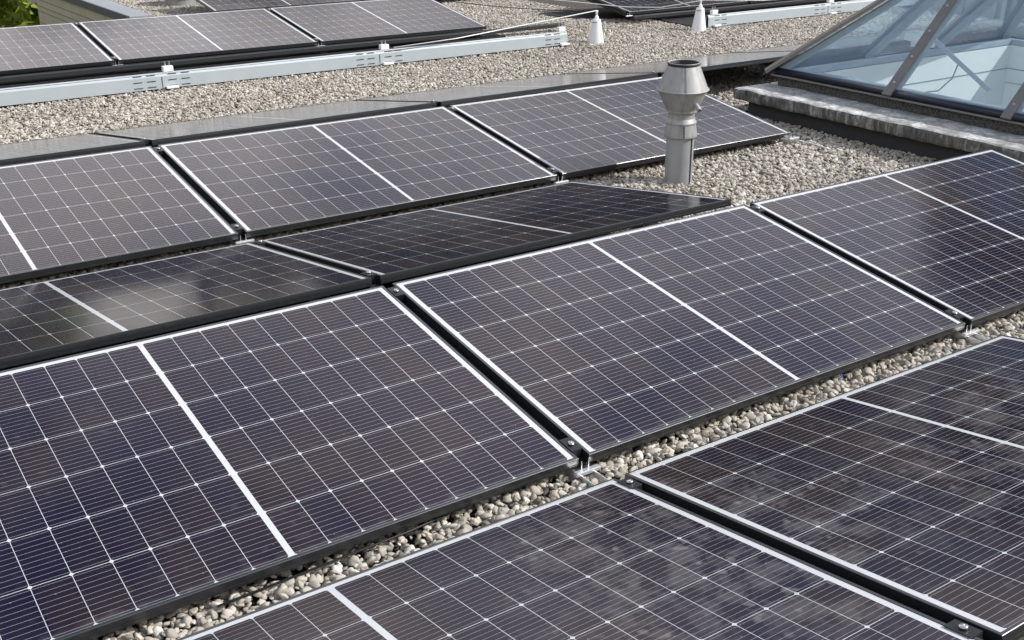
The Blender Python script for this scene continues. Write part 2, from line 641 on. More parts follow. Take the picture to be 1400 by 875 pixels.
for i in range(4):
    for j in range(4):
        if (i == 2 and j == 1) or (i == 0 and j == 3):
            continue
        bm.faces.new((gv(i, j), gv(i + 1, j), gv(i + 1, j + 1), gv(i, j + 1)))
roof = link_mesh('roof', bm, 'bed')
roof['kind'] = 'structure'

# building walls below the roof
bm = bmesh.new()
box(bm, -12, 1.50, 8.90, 8.94, -7, -0.02)
bw = link_mesh('building_wall', bm, 'render')
tag(bw, 'plain rendered outer wall below the roof edge behind the far panel row', 'wall')

# stone parapet at the upper left: wall, dark fascia, pale coping top
pw = thing('parapet_wall', 'beige stone parapet wall with dark slate coping at the roof edge', 'wall', (1.5, 10.7, 0))
bm = bmesh.new()
box(bm, 0.03, 0.27, -1.8, 1.82, -7, 0.178)
link_mesh('stone_wall', bm, 'stone', pw)
bm = bmesh.new()
box(bm, 0.0, 0.02, -1.8, 1.86, 0.18, 0.252)
box(bm, 0.021, 0.27, 1.84, 1.86, 0.18, 0.25)
link_mesh('fascia', bm, 'slate', pw)
bm = bmesh.new()
for k in range(3):
    box(bm, 0.021, 0.235, -1.8 + k * 1.213, -1.8 + (k + 1) * 1.213 - 0.012, 0.182, 0.250, 0.003)
link_mesh('coping', bm, 'copetop', pw)

# ------------------------------------------------------------------ loose gravel (pebbles nobody could count)


def pebble_nodes(size, density, zj):
    ng = bpy.data.node_groups.new('pebble_scatter', 'GeometryNodeTree')
    ng.interface.new_socket('Geometry', in_out='INPUT', socket_type='NodeSocketGeometry')
    ng.interface.new_socket('Geometry', in_out='OUTPUT', socket_type='NodeSocketGeometry')
    N, L = ng.nodes, ng.links
    gi = N.new('NodeGroupInput')
    go = N.new('NodeGroupOutput')
    dist = N.new('GeometryNodeDistributePointsOnFaces')
    dist.inputs['Density'].default_value = density
    L.new(gi.outputs[0], dist.inputs['Mesh'])
    sp = N.new('GeometryNodeSetPosition')
    L.new(dist.outputs['Points'], sp.inputs['Geometry'])
    rv = N.new('FunctionNodeRandomValue')
    rv.data_type = 'FLOAT_VECTOR'
    rv.inputs[0].default_value = (0, 0, -zj)
    rv.inputs[1].default_value = (0, 0, zj * 0.6)
    L.new(rv.outputs[0], sp.inputs['Offset'])
    inst = N.new('GeometryNodeInstanceOnPoints')
    L.new(sp.outputs[0], inst.inputs['Points'])
    join = N.new('GeometryNodeJoinGeometry')
    rng = random.Random(3)
    for k in range(7):
        ico = N.new('GeometryNodeMeshIcoSphere')
        ico.inputs['Radius'].default_value = 0.5
        ico.inputs['Subdivisions'].default_value = 3
        pos = N.new('GeometryNodeInputPosition')
        nz = N.new('ShaderNodeTexNoise')
        nz.inputs['Scale'].default_value = 1.15
        nz.inputs['Detail'].default_value = 1.0
        addv = N.new('ShaderNodeVectorMath')
        addv.operation = 'ADD'
        addv.inputs[1].default_value = (k * 7.3, k * 3.1, k * 5.7)
        L.new(pos.outputs[0], addv.inputs[0])
        L.new(addv.outputs[0], nz.inputs['Vector'])
        sub = N.new('ShaderNodeVectorMath')
        sub.operation = 'SUBTRACT'
        sub.inputs[1].default_value = (.5, .5, .5)
        L.new(nz.outputs['Color'], sub.inputs[0])
        scl = N.new('ShaderNodeVectorMath')
        scl.operation = 'SCALE'
        scl.inputs['Scale'].default_value = 0.62
        L.new(sub.outputs[0], scl.inputs[0])
        st = N.new('GeometryNodeSetPosition')
        L.new(ico.outputs[0], st.inputs['Geometry'])
        L.new(scl.outputs[0], st.inputs['Offset'])
        tf = N.new('GeometryNodeTransform')
        tf.inputs['Scale'].default_value = (rng.uniform(.95, 1.4), rng.uniform(.75, 1.0), rng.uniform(.42, .68))
        L.new(st.outputs[0], tf.inputs['Geometry'])
        sm = N.new('GeometryNodeSetShadeSmooth')
        L.new(tf.outputs[0], sm.inputs['Geometry'])
        mt = N.new('GeometryNodeSetMaterial')
        mt.inputs['Material'].default_value = M['pebble']
        L.new(sm.outputs[0], mt.inputs['Geometry'])
        gti = N.new('GeometryNodeGeometryToInstance')
        L.new(mt.outputs[0], gti.inputs[0])
        L.new(gti.outputs[0], join.inputs[0])
    L.new(join.outputs[0], inst.inputs['Instance'])
    inst.inputs['Pick Instance'].default_value = True
    rr = N.new('FunctionNodeRandomValue')
    rr.data_type = 'FLOAT_VECTOR'
    rr.inputs[0].default_value = (-0.9, -0.9, 0)
    rr.inputs[1].default_value = (0.9, 0.9, 6.283)
    L.new(rr.outputs[0], inst.inputs['Rotation'])
    rs = N.new('FunctionNodeRandomValue')
    rs.data_type = 'FLOAT'
    rs.inputs[2].default_value = size * 0.5
    rs.inputs[3].default_value = size * 1.45
    rs.inputs['Seed'].default_value = 5
    L.new(rs.outputs[1], inst.inputs['Scale'])
    L.new(inst.outputs[0], go.inputs[0])
    return ng


def gravel(name, rects, size, density, zj, z):
    b = bmesh.new()
    for (x0, x1, y0, y1) in rects:
        b.faces.new([b.verts.new(p) for p in ((x0, y0, z), (x1, y0, z), (x1, y1, z), (x0, y1, z))])
    o = link_mesh(name, b, 'pebble')
    o['kind'] = 'stuff'
    md = o.modifiers.new('scatter', 'NODES')
    md.node_group = pebble_nodes(size, density, zj)
    return o


GZ = 0.030
gravel('gravel', [(-1.9, 3.85, -0.30, 0.30), (-1.7, 1.72, 2.22, 2.66),
                  (1.72, 3.87, 1.0, 2.75), (3.2, 3.87, 2.75, 3.35), (3.3, 5.4, 3.35, 4.75)], 0.0200, 5700, 0.016, GZ)
gravel('far_gravel', [(-1.2, 9.5, 4.72, 7.3), (-3.0, -1.2, 4.6, 7.3), (4.2, 6.4, 7.3, 11.0), (6.4, 9, 7.3, 7.6), (1.75, 4.2, 9.4, 13.5), (4.2, 9, 11, 13)], 0.0175, 5300, 0.014, GZ)

# ------------------------------------------------------------------ solar panels
W, H, TH, GAP = 1.722, 1.134, 0.030, 0.037
PIT = W + GAP
TILT = 0.1524867


def panel_frame_mesh():
    b = bmesh.new()
    prof = [(0.0, -TH), (0.0, -0.0205), (0.0012, -0.0200), (0.0012, -0.0185), (0.0, -0.0180), (0.0, -0.0011), (0.0011, 0.0), (0.0090, 0.0), (0.0095, -0.0006), (0.0095, -TH)]
    cs = [(0, 0, 1, 1), (W, 0, -1, 1), (W, H, -1, -1), (0, H, 1, -1)]
    rings = [[b.verts.new((x + sx * d, y + sy * d, z)) for d, z in prof] for x, y, sx, sy in cs]
    n = len(prof)
    for i in range(4):
        p, q = rings[i], rings[(i + 1) % 4]
        for k in range(n):
            b.faces.new((p[k], q[k], q[(k + 1) % n], p[(k + 1) % n]))
    return b


def make_panel():
    root = thing('solar_panel', 'x', 'solar panel', group='solar panels on the roof')
    link_mesh('frame', panel_frame_mesh(), 'frame', root)
    b = bmesh.new()
    box(b, 0.0096, W - 0.0096, 0.0096, H - 0.0096, -0.0060, -0.0016)
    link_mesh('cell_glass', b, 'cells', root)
    return root


PROTO = make_panel()
used = [False]


def panel(x, y, z, tilt, label, rz=0.0):
    if not used[0]:
        used[0] = True
        o = PROTO
    else:
        o = PROTO.copy()
        COL.objects.link(o)
        for ch in PROTO.children:
            c = ch.copy()
            COL.objects.link(c)
            c.parent = o
    o.location = (x, y, z)
    o.rotation_euler = (tilt, 0, rz)
    o['label'] = label
    return o


# front row A (leans towards the camera)
AZ = 0.100
panel(-PIT, 0, AZ, TILT, 'large dark panel filling the left of the picture, cut off by its left edge')
panel(0, 0, AZ, TILT, 'large dark panel in the middle of the picture, sloping towards the viewer')
panel(PIT, 0, AZ, TILT, 'dark panel cut by the right edge, sloping towards the viewer below the concrete kerb')
# their back-to-back partners A', sloping away
BAx, BAy, BAz = -0.0048, 1.1971, 0.2785
panel(BAx - PIT, BAy, BAz, -TILT, 'greenish black panel sloping away behind the large left panel, with a pale reflection')
panel(BAx, BAy, BAz, -TILT, 'greenish black panel sloping away behind the large middle panel, its end near the grey pipe')
# second row B
BX, BY, BZ = -1.759, 2.4615, 0.1067
panel(BX, BY, BZ, TILT, 'purple grey panel at the left edge in the second row from the front')
panel(BX + PIT, BY, BZ, TILT, 'purple grey panel between the left-edge one and the panel behind the pipe')
panel(BX + 2 * PIT, BY, BZ, TILT, 'purple grey panel right behind the grey vent pipe')
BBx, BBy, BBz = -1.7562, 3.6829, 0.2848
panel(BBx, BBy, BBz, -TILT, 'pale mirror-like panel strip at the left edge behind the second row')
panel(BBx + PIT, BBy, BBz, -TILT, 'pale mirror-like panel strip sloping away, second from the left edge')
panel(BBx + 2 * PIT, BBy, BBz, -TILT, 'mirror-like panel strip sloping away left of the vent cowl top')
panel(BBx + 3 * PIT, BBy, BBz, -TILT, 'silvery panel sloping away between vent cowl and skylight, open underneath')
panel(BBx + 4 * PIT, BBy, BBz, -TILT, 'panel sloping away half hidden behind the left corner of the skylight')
# nearest row BC, sloping away from the camera; low far edge at BCy
BCx, BCy, BCz = 0.0145, -0.1362, 0.0984
hy, hz = BCy - H * math.cos(TILT), BCz + H * math.sin(TILT)
panel(BCx - PIT, hy, hz, -TILT, 'nearest panel at the bottom edge, black at left and dusty at right')
panel(BCx, hy, hz, -TILT, 'nearest panel in the bottom right corner with dusty cloudy patches')
# far row C
CX, CY, CZ, CT = -0.893, 7.133, 0.147, 0.1513
clab = ['far grey panel at the left edge, in front of the green bush', 'far grey panel in front of the slate coping, middle one of the left far row',
        'far grey panel at the right end of the left far row, beside open gravel']
for k in (-1, 0, 1):
    panel(CX + (k + 1) * PIT - PIT * 0, CY - (k + 1) * 0.0 - 0.012 * (k + 1), CZ, CT, clab[k + 1], -0.0073)
panel(6.115, 7.10, CZ + 0.006, CT, 'far panel at the top edge behind the right white cone', 0.0)
panel(6.115 + PIT, 7.10, CZ + 0.006, CT, 'far panel at the top edge right of the right white cone', 0.0)
# row D beyond
panel(2.63, 9.64, CZ, CT, 'farthest dark panel at the top edge beside the round metal vent', 0.0)
panel(2.63 + PIT, 9.64, CZ, CT, 'farthest panel at the top edge, right of the one beside the round vent', 0.0)

# ------------------------------------------------------------------ mounting rails with clamps in the gaps between panels


def slope(y0, z0, tilt, v, n):
    """point at distance v up the slope, n above the panel face"""
    return (y0 + v * math.cos(tilt) - n * math.sin(tilt), z0 + v * math.sin(tilt) + n * math.cos(tilt))


def add_clamp(root, x, y0, z0, tilt, v):
    y, z = slope(y0, z0, tilt, v, 0.0)
    b = bmesh.new()
    ca, sa = math.cos(tilt), math.sin(tilt)

    def put(fn):
        t = bmesh.new()
        fn(t)
        mm = Matrix.Translation((x, y, z)) @ Matrix.Rotation(tilt, 4, 'X')
        bmesh.ops.transform(t, matrix=mm, verts=t.verts[:])
        return t
    w = GAP / 2
    t = put(lambda q: (box(q, -w - 0.0005, w + 0.0005, -0.030, 0.032, 0.0004, 0.0026, 0.0008), box(q, -w + 0.003, w - 0.003, -0.032, 0.032, -0.028, 0.0003)))
    c = link_mesh('clamp', t, 'clamp', root)
    t = put(lambda q: (lathe(q, [(0.0001, 0.0045), (0.0040, 0.0045), (0.0045, 0.0095)], 14), lathe(q, [(0.0045, 0.0095), (0.0085, 0.0095), (0.0095, 0.0080), (0.0095, 0.0028), (0.0001, 0.0027)], 14)))
    link_mesh('bolt', t, 'bolt', c, True)


def mount(name, label, x, slopes, ych=None, plates=()):
    root = thing(name, label, 'rail', (0, 0, 0), group='mounting rails under the panel gaps')
    if ych:
        b = bmesh.new()
        y0, y1 = ych
        box(b, x - 0.022, x + 0.022, y0, y1, 0.020, 0.024)
        box(b, x - 0.025, x - 0.0225, y0, y1, 0.020, 0.056)
        box(b, x + 0.0225, x + 0.025, y0, y1, 0.020, 0.056)
        link_mesh('base_channel', b, 'alu', root)
    for (y0, z0, tilt, vs) in slopes:
        b = bmesh.new()
        a = slope(y0, z0, tilt, 0.015, -0.048)
        e = slope(y0, z0, tilt, H - 0.015, -0.048)
        obox(b, (x, *a), (x, *e), 0.05, 0.016)
        link_mesh('gap_shade_bar', b, 'black', root)  # black bar put in so the gap reads as unlit
        for v in vs:
            add_clamp(root, x, y0, z0, tilt, v)
    for (y, z) in plates:
        b = bmesh.new()
        box(b, x - 0.040, x + 0.045, y - 0.022, y - 0.004, z - 0.046, z - 0.034, 0.002)
        box(b, x - 0.0135, x - 0.0115, y - 0.006, y - 0.004, z - 0.034, z - 0.010)
        box(b, x + 0.0115, x + 0.0135, y - 0.006, y - 0.004, z - 0.034, z - 0.010)
        link_mesh('end_plate', b, 'alu', root)
    return root


RL = -GAP / 2
vA = (0.062, H - 0.062)
for k, lab in ((0, 'aluminium rail and clamps under the gap between the large left and middle panels'),
               (1, 'aluminium rail and clamps under the gap left of the right-hand front panel')):
    x = RL + k * PIT
    sl_ = [(0, AZ, TILT, vA), (BAy, BAz, -TILT, vA), (BY, BZ, TILT, vA), (BBy, BBz, -TILT, vA)]
    if k == 0:
        sl_.append((hy, hz, -TILT, vA))
    if k == 1:
        sl_ = [(0, AZ, TILT, vA), (BY, BZ, TILT, vA), (BBy, BBz, -TILT, vA)]
    mount('mounting_rail', lab, x, sl_, (-1.25, 4.85) if k == 0 else (-0.25, 4.85), [(0, AZ), (BY, BZ)])
mount('mounting_rail', 'aluminium rail end and clamp under the free corner of the panel behind the pipe', RL + 2 * PIT, [(BBy, BBz, -TILT, vA)], (2.44, 4.85), [(BY, BZ)])
for k, lab in ((0, 'clamped rail in the gap right of the far left-edge panel'), (1, 'clamped rail in the gap between the two far panels before the gravel')):
    x = CX + (k + 1) * PIT - GAP / 2
    mount('mounting_rail', lab, x, [(CY - 0.012 * (k + 1), CZ, CT, vA)], None, [(CY - 0.012 * (k + 1), CZ)])
mount('mounting_rail', 'small clamp rail at the corner of the far panel behind the right cone', 6.115 - GAP / 2 + 0.006, [(7.10, CZ + 0.006, CT, vA)], None, [(7.10, CZ + 0.006)])

# ------------------------------------------------------------------ vent pipe
VX, VY = 2.34, 2.20
vp = thing('vent_pipe', 'grey metal vent pipe with double cone cowl standing in the gravel', 'vent pipe', (VX, VY, 0))
vp.rotation_euler = (R(0.4), R(-0.8), 0)
bm = bmesh.new()
lathe(bm, [(0.0735, 0.0), (0.0735, 0.292)], 64)
link_mesh('pipe', bm, 'pipe', vp, True)
bm = bmesh.new()
box(bm, -0.004, 0.004, 0.0725, 0.0765, 0.0, 0.29)
o = link_mesh('pipe_seam', bm, 'railgrey', vp)
o.rotation_euler = (0, 0, R(-146))
o.rotation_euler = (0, 0, R(192))
bm = bmesh.new()
lathe(bm, [(0.0745, 0.284), (0.0875, 0.285), (0.0880, 0.290), (0.0865, 0.300)], 64)
lathe(bm, [(0.0865, 0.300), (0.0780, 0.352)], 64)
lathe(bm, [(0.0780, 0.352), (0.0815, 0.357), (0.0815, 0.363), (0.0770, 0.368)], 64)
lathe(bm, [(0.0770, 0.368), (0.0690, 0.383)], 64)
lathe(bm, [(0.0690, 0.383), (0.0690, 0.425)], 64)
link_mesh('collar', bm, 'zinc', vp, True)
bm = bmesh.new()
obox(bm, (0.0872, 0, 0.290), (0.0785, 0, 0.352), 0.005, 0.0015, up=(1, 0, 0.1))
for k in range(4):
    box(bm, 0.0868 - k * 0.0021, 0.0892 - k * 0.0021, -0.006, -0.003, 0.296 + k * 0.015, 0.299 + k * 0.015)
o = link_mesh('collar_seam', bm, 'railgrey', vp)
o.rotation_euler = (0, 0, R(240))
cw = None
bm = bmesh.new()
lathe(bm, [(0.0690, 0.418), (0.0825, 0.418)], 64)
lathe(bm, [(0.0825, 0.418), (0.0825, 0.428)], 64)
lathe(bm, [(0.0825, 0.428), (0.1310, 0.528)], 64)
lathe(bm, [(0.1310, 0.528), (0.1375, 0.530), (0.1375, 0.5345), (0.1310, 0.537)], 64)
cw = link_mesh('lower_cowl', bm, 'zinc', vp, True)
bm = bmesh.new()
lathe(bm, [(0.1310, 0.537), (0.0830, 0.655)], 64)
lathe(bm, [(0.0830, 0.655), (0.0800, 0.657), (0.0790, 0.655), (0.1100, 0.580)], 64)
uc = link_mesh('upper_cowl', bm, 'zinc', vp, True)
bm = bmesh.new()
lathe(bm, [(0.0815, 0.658), (0.0850, 0.660), (0.0855, 0.665), (0.0815, 0.668), (0.0775, 0.665), (0.0765, 0.640)], 64)
link_mesh('top_rim', bm, 'railgrey', vp, True)
bm = bmesh.new()
lathe(bm, [(0.0760, 0.668), (0.0780, 0.6705), (0.0800, 0.672), (0.0835, 0.672), (0.0845, 0.6695), (0.0825, 0.668)], 64)
link_mesh('rim_edge', bm, 'zinc', vp, True)
bm = bmesh.new()                                   # folded seams on the cones
obox(bm, (0.1315, 0, 0.540), (0.0838, 0, 0.655), 0.006, 0.0022, up=(1, 0, 0.4))
o = link_mesh('cone_seam', bm, 'zinc', uc)
o.rotation_euler = (0, 0, R(237))
bm = bmesh.new()
obox(bm, (0.0828, 0, 0.430), (0.1305, 0, 0.527), 0.006, 0.0022, up=(1, 0, -0.4))
o = link_mesh('cone_seam', bm, 'zinc', cw)
o.rotation_euler = (0, 0, R(237))
bm = bmesh.new()                                   # drain spout
lathe(bm, [(0.0125, 0.0), (0.0125, 0.075), (0.0095, 0.075), (0.0095, 0.0)], 20)
bmesh.ops.transform(bm, matrix=Matrix.Translation((0.090 * math.cos(R(277)), 0.090 * math.sin(R(277)), 0.466)) @ Matrix.Rotation(R(246), 4, 'Z') @ Matrix.Rotation(R(106), 4, 'Y'), verts=bm.verts[:])
link_mesh('drain_spout', bm, 'zinc', cw, True)

# ------------------------------------------------------------------ skylight on its concrete kerb
sk = thing('skylight', 'pyramid glass skylight with taupe glazing bars on a weathered concrete kerb', 'skylight', (5.40, 1.835, 0))
KX, KY = 1.60, 1.445                                # half sizes of the slab
bm = bmesh.new()
ix, iy = 1.27, 1.30
# slab ring, subdivided and roughened
n_ = 60


def slab_bar(x0, x1, y0, y1):
    t = bmesh.new()
    box(t, x0, x1, y0, y1, 0.138, 0.216, 0.020)
    bmesh.ops.subdivide_edges(t, edges=[e for e in t.edges if e.calc_length() > 0.4], cuts=70, use_grid_fill=True)
    for v in t.verts:
        f = noise.noise(v.co * 9.0) * 0.006 + noise.noise(v.co * 31.0) * 0.003
        v.co.z += f
        v.co.x += noise.noise(v.co * 12.0 + Vector((9, 0, 0))) * 0.006
        v.co.y += noise.noise(v.co * 12.0 + Vector((0, 7, 0))) * 0.006
    return t


kerb = None
for (x0, x1, y0, y1) in ((-KX, -ix, -KY, KY), (ix, KX, -KY, KY), (-ix + 0.002, ix - 0.002, iy, KY - 0.003), (-ix + 0.002, ix - 0.002, -KY + 0.003, -iy)):
    t = slab_bar(x0, x1, y0, y1)
    me = bpy.data.meshes.new('tmp')
    t.to_mesh(me)
    t.free()
    bm.from_mesh(me)
    bpy.data.meshes.remove(me)
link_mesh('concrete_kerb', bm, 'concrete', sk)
bm = bmesh.new()
for (x0, x1, y0, y1) in ((-1.52, -1.18, -1.365, 1.365), (1.18, 1.52, -1.365, 1.365), (-1.178, 1.178, 1.22, 1.363), (-1.178, 1.178, -1.363, -1.22)):
    box(bm, x0, x1, y0, y1, -0.02, 0.15)
link_mesh('upstand_wall', bm, 'darkwall', sk)
bm = bmesh.new()
for (x0, x1, y0, y1) in ((-1.285, -1.19, -1.34, 1.34), (1.19, 1.285, -1.34, 1.34), (-1.188, 1.188, 1.24, 1.338), (-1.188, 1.188, -1.338, -1.24)):
    box(bm, x0, x1, y0, y1, 0.20, 0.275, 0.004)
link_mesh('bitumen_upstand', bm, 'bitumen', sk)
ZB = 0.315
GX, GY = 1.305, 1.365
AP = Vector((0, 0, ZB + GX))
bm = bmesh.new()                                   # ledge under the glazing frame
for (x0, x1, y0, y1) in ((-GX - 0.012, -1.20, -GY - 0.012, GY + 0.012), (1.20, GX + 0.012, -GY - 0.012, GY + 0.012), (-1.198, 1.198, 1.25, GY + 0.010), (-1.198, 1.198, -GY - 0.010, -1.25)):
    box(bm, x0, x1, y0, y1, 0.277, 0.289, 0.002)
link_mesh('sill_ledge', bm, 'cap', sk)
bm = bmesh.new()
for a, b_ in (((-GX + 0.012, -GY, 0), (-GX + 0.012, GY, 0)), ((GX - 0.012, -GY, 0), (GX - 0.012, GY, 0)), ((-GX, GY - 0.012, 0), (GX, GY - 0.012, 0)), ((-GX, -GY + 0.012, 0), (GX, -GY + 0.012, 0))):
    a = Vector(a) + Vector((0, 0, 0.312))
    b_ = Vector(b_) + Vector((0, 0, 0.312))
    tube(bm, [a, b_], 0.0225, 14)
link_mesh('base_frame', bm, 'gasket', sk, True)

bm = bmesh.new()
lathe(bm, [(0.0001, 0.006), (0.006, 0.005), (0.0085, 0.0)], 12)
BOLT = bpy.data.meshes.new('bolt')
bm.to_mesh(BOLT)
bm.free()
BOLT.materials.append(M['bolt'])
base = [Vector((-GX, -GY, ZB)), Vector((GX, -GY, ZB)), Vector((GX, GY, ZB)), Vector((-GX, GY, ZB))]
for i in range(4):
    a, b_ = base[i], base[(i + 1) % 4]
    nrm = (b_ - a).cross(AP - a).normalized()
    cen = (a + b_ + AP) / 3
    bm = bmesh.new()
    tri = [cen + (p - cen) * 0.985 for p in (a, b_, AP)]
    lo = [bm.verts.new(p) for p in tri]
    hi = [bm.verts.new(p + nrm * 0.008) for p in tri]
    bm.faces.new(lo[::-1])
    bm.faces.new(hi)
    for k in range(3):
        bm.faces.new((lo[k], lo[(k + 1) % 3], hi[(k + 1) % 3], hi[k]))
    link_mesh('glass_pane', bm, 'glass', sk)
    # jack rafters at thirds of the side: outer cap and inner bar
    for fr in (1 / 3 + 0.018, 2 / 3 - 0.018):
        p0 = a.lerp(b_, fr)
        fade = (1 - 2 * abs(fr - 0.5))
        mid = (a + b_) / 2
        p1 = p0 + (AP - mid) * fade
        q = bmesh.new()
        obox(q, p0 - (AP - mid).normalized() * 0.035, p1, 0.062, 0.014, up=nrm, off=0.010)
        cap = link_mesh('glazing_bar', q, 'cap', sk)
        q = bmesh.new()
        obox(q, p0 + (AP - mid) * 0.01, p1, 0.036, 0.045, up=nrm, off=-0.050)
        link_mesh('inner_bar', q, 'paleblue', sk)
        L_ = (p1 - p0).length
        k = 0.06
        d = (p1 - p0).normalized()
        while k < L_:
            c = p0 + d * k + nrm * 0.0242
            bo = bpy.data.objects.new('bolt', BOLT)
            COL.objects.link(bo)
            bo.parent = cap
            bo.location = c
            bo.rotation_euler = nrm.to_track_quat('Z', 'Y').to_euler()
            k += 0.20
for i in range(4):                                  # hips
    a = base[i]
    up = Vector((a.x, a.y, 0)).normalized() + Vector((0, 0, 1))
    d = (AP - a).normalized()
    q = bmesh.new()
    obox(q, a - d * 0.05, AP, 0.105, 0.020, up=up, off=0.012)
    link_mesh('hip_bar', q, 'cap', sk)
    q = bmesh.new()
    obox(q, a + d * 0.03, AP, 0.045, 0.04, up=up, off=-0.05)
    link_mesh('inner_bar', q, 'paleblue', sk)
# light shaft inside
bm = bmesh.new()
sx, sy, zt, zb = 1.17, 1.21, 0.286, -2.1
v = [bm.verts.new(p) for p in ((-sx, -sy, zt), (sx, -sy, zt), (sx, sy, zt), (-sx, sy, zt), (-sx, -sy, zb), (sx, -sy, zb), (sx, sy, zb), (-sx, sy, zb))]
for f in ((0, 1, 5, 4), (1, 2, 6, 5), (2, 3, 7, 6), (3, 0, 4, 7), (4, 5, 6, 7)):
    bm.faces.new([v[i] for i in f])
link_mesh('light_shaft', bm, 'shaft', sk)
bm = bmesh.new()
for (x0, x1, y0, y1) in ((-sx + .001, -sx + .004, -sy + .004, sy - .004), (sx - .004, sx - .001, -sy + .004, sy - .004), (-sx + .004, sx - .004, sy - .004, sy - .001), (-sx + .004, sx - .004, -sy + .001, -sy + .004)):
    box(bm, x0, x1, y0, y1, 0.104, 0.111)
link_mesh('shaft_seam', bm, 'seam', sk)
bm = bmesh.new()                                   # pale inner frame along the glazing foot
for (x0, x1, y0, y1) in ((-1.235, -1.175, -1.27, 1.27), (1.175, 1.235, -1.27, 1.27), (-1.173, 1.173, 1.215, 1.27), (-1.173, 1.173, -1.27, -1.215)):
    box(bm, x0, x1, y0, y1, 0.287, 0.328, 0.004)
link_mesh('inner_frame', bm, 'paleblue', sk)
# window opener: arm, bracket, cable
wo_ = thing('window_opener', 'pale opener arm with hanging cable inside the glass skylight', 'window opener', (5.40, 1.835, 0))
A0 = Vector((-0.33, 0.88, 0.50))
A1 = Vector((-0.07, 0.55, 0.16))
bm = bmesh.new()
obox(bm, A0, A1, 0.03, 0.03)
link_mesh('arm', bm, 'paleblue', wo_)
bm = bmesh.new()
box(bm, -0.30, -0.18, 0.93, 1.05, 0.42, 0.47, 0.006)
link_mesh('bracket', bm, 'whiteplastic', wo_)
bm = bmesh.new()
box(bm, -0.42, -0.29, 0.90, 1.02, 0.48, 0.54, 0.006)
link_mesh('motor', bm, 'shaft', wo_)
bm = bmesh.new()
pts = [Vector((-0.2, 0.72, 0.33)), Vector((-0.21, 0.74, 0.24)), Vector((-0.26, 0.80, 0.15)), Vector((-0.36, 0.92, 0.12)), Vector((-0.50, 1.08, 0.13)), Vector((-0.62, 1.19, 0.13))]
tube(bm, pts, 0.005, 8)
link_mesh('cable', bm, 'seam', wo_)

# ------------------------------------------------------------------ aluminium deflector beams and dark rails by the far row


def beam(name, label, x0, x1, y, joints, ends, rail=None, thick=0.114):
    root = thing(name, label, 'metal beam', (x0, y, 0), group='aluminium beams in front of the far panels')
    z0 = 0.046
    b = bmesh.new()
    L_ = x1 - x0
    # folded sheet profile in y,z swept along x
    prof = [(0.0, z0), (0.003, z0 + 0.090), (0.006, z0 + 0.092), (0.016, z0 + thick), (0.034, z0 + thick), (0.034, z0 + thick - 0.003), (0.018, z0 + thick - 0.003), (0.009, z0 + 0.090), (0.006, z0 + 0.088), (0.003, z0)]
    r0 = [b.verts.new((0, p, q)) for p, q in prof]
    r1 = [b.verts.new((L_, p, q)) for p, q in prof]
    n = len(prof)
    for k in range(n):
        b.faces.new((r0[k], r1[k], r1[(k + 1) % n], r0[(k + 1) % n]))
    b.faces.new(r0)
    b.faces.new(r1)
    link_mesh('folded_sheet', b, 'alubeam', root)
    b = bmesh.new()
    box(b, 0.0, L_, 0.012, 0.030, 0.012, z0 + thick - 0.006)
    link_mesh('shade_core', b, 'black', root)  # black fill stands for the shade behind and under the beam
    for j in joints:
        jx = j - x0
        q = bmesh.new()
        for zz, yy in ((z0 + 0.018, 0.0004), (z0 + 0.060, 0.0018), (z0 + 0.102, 0.0092)):
            for sgn in (-1, 1):
                if (sgn < 0 and jx < 0.2) or (sgn > 0 and L_ - jx < 0.2):
                    continue
                for d in (0.05, 0.15):
                    c = jx + sgn * (d + 0.03)
                    box(q, c - 0.032, c + 0.032, yy - 0.0035, yy, zz - 0.0022, zz + 0.0022)
        if 0.2 < jx < L_ - 0.2:
            box(q, jx - 0.002, jx + 0.002, -0.0012, -0.0002, z0, z0 + 0.086)
        link_mesh('slots', q, 'railgrey', root)
        q = bmesh.new()
        cx = min(max(jx + 0.06, 0.06), L_ - 0.05)
        box(q, cx - 0.038, cx + 0.038, 0.012, 0.055, z0 + thick + 0.001, z0 + thick + 0.043, 0.004)
        box(q, cx - 0.04, cx + 0.05, -0.036, -0.004, z0 - 0.001, z0 + 0.018, 0.003)
        cl = link_mesh('clip', q, 'whiteplastic', root)
        q = bmesh.new()
        for d in (-0.012, 0.02):
            tube(q, [(cx + d, 0.045, z0 + thick + 0.043), (cx + d, 0.045, z0 + thick + 0.075)], 0.007, 8)
        link_mesh('bolt', q, 'bolt', cl)
    return root


beam('deflector_beam', 'long pale aluminium beam on gravel before the left far panels', -3.2, 4.695, 6.285, (-1.9, 0.925, 2.752, 4.66), 0)
beam('deflector_beam', 'pale aluminium beam on gravel right of the white cone', 6.56, 10.2, 6.39, (6.60, 8.34), 0)


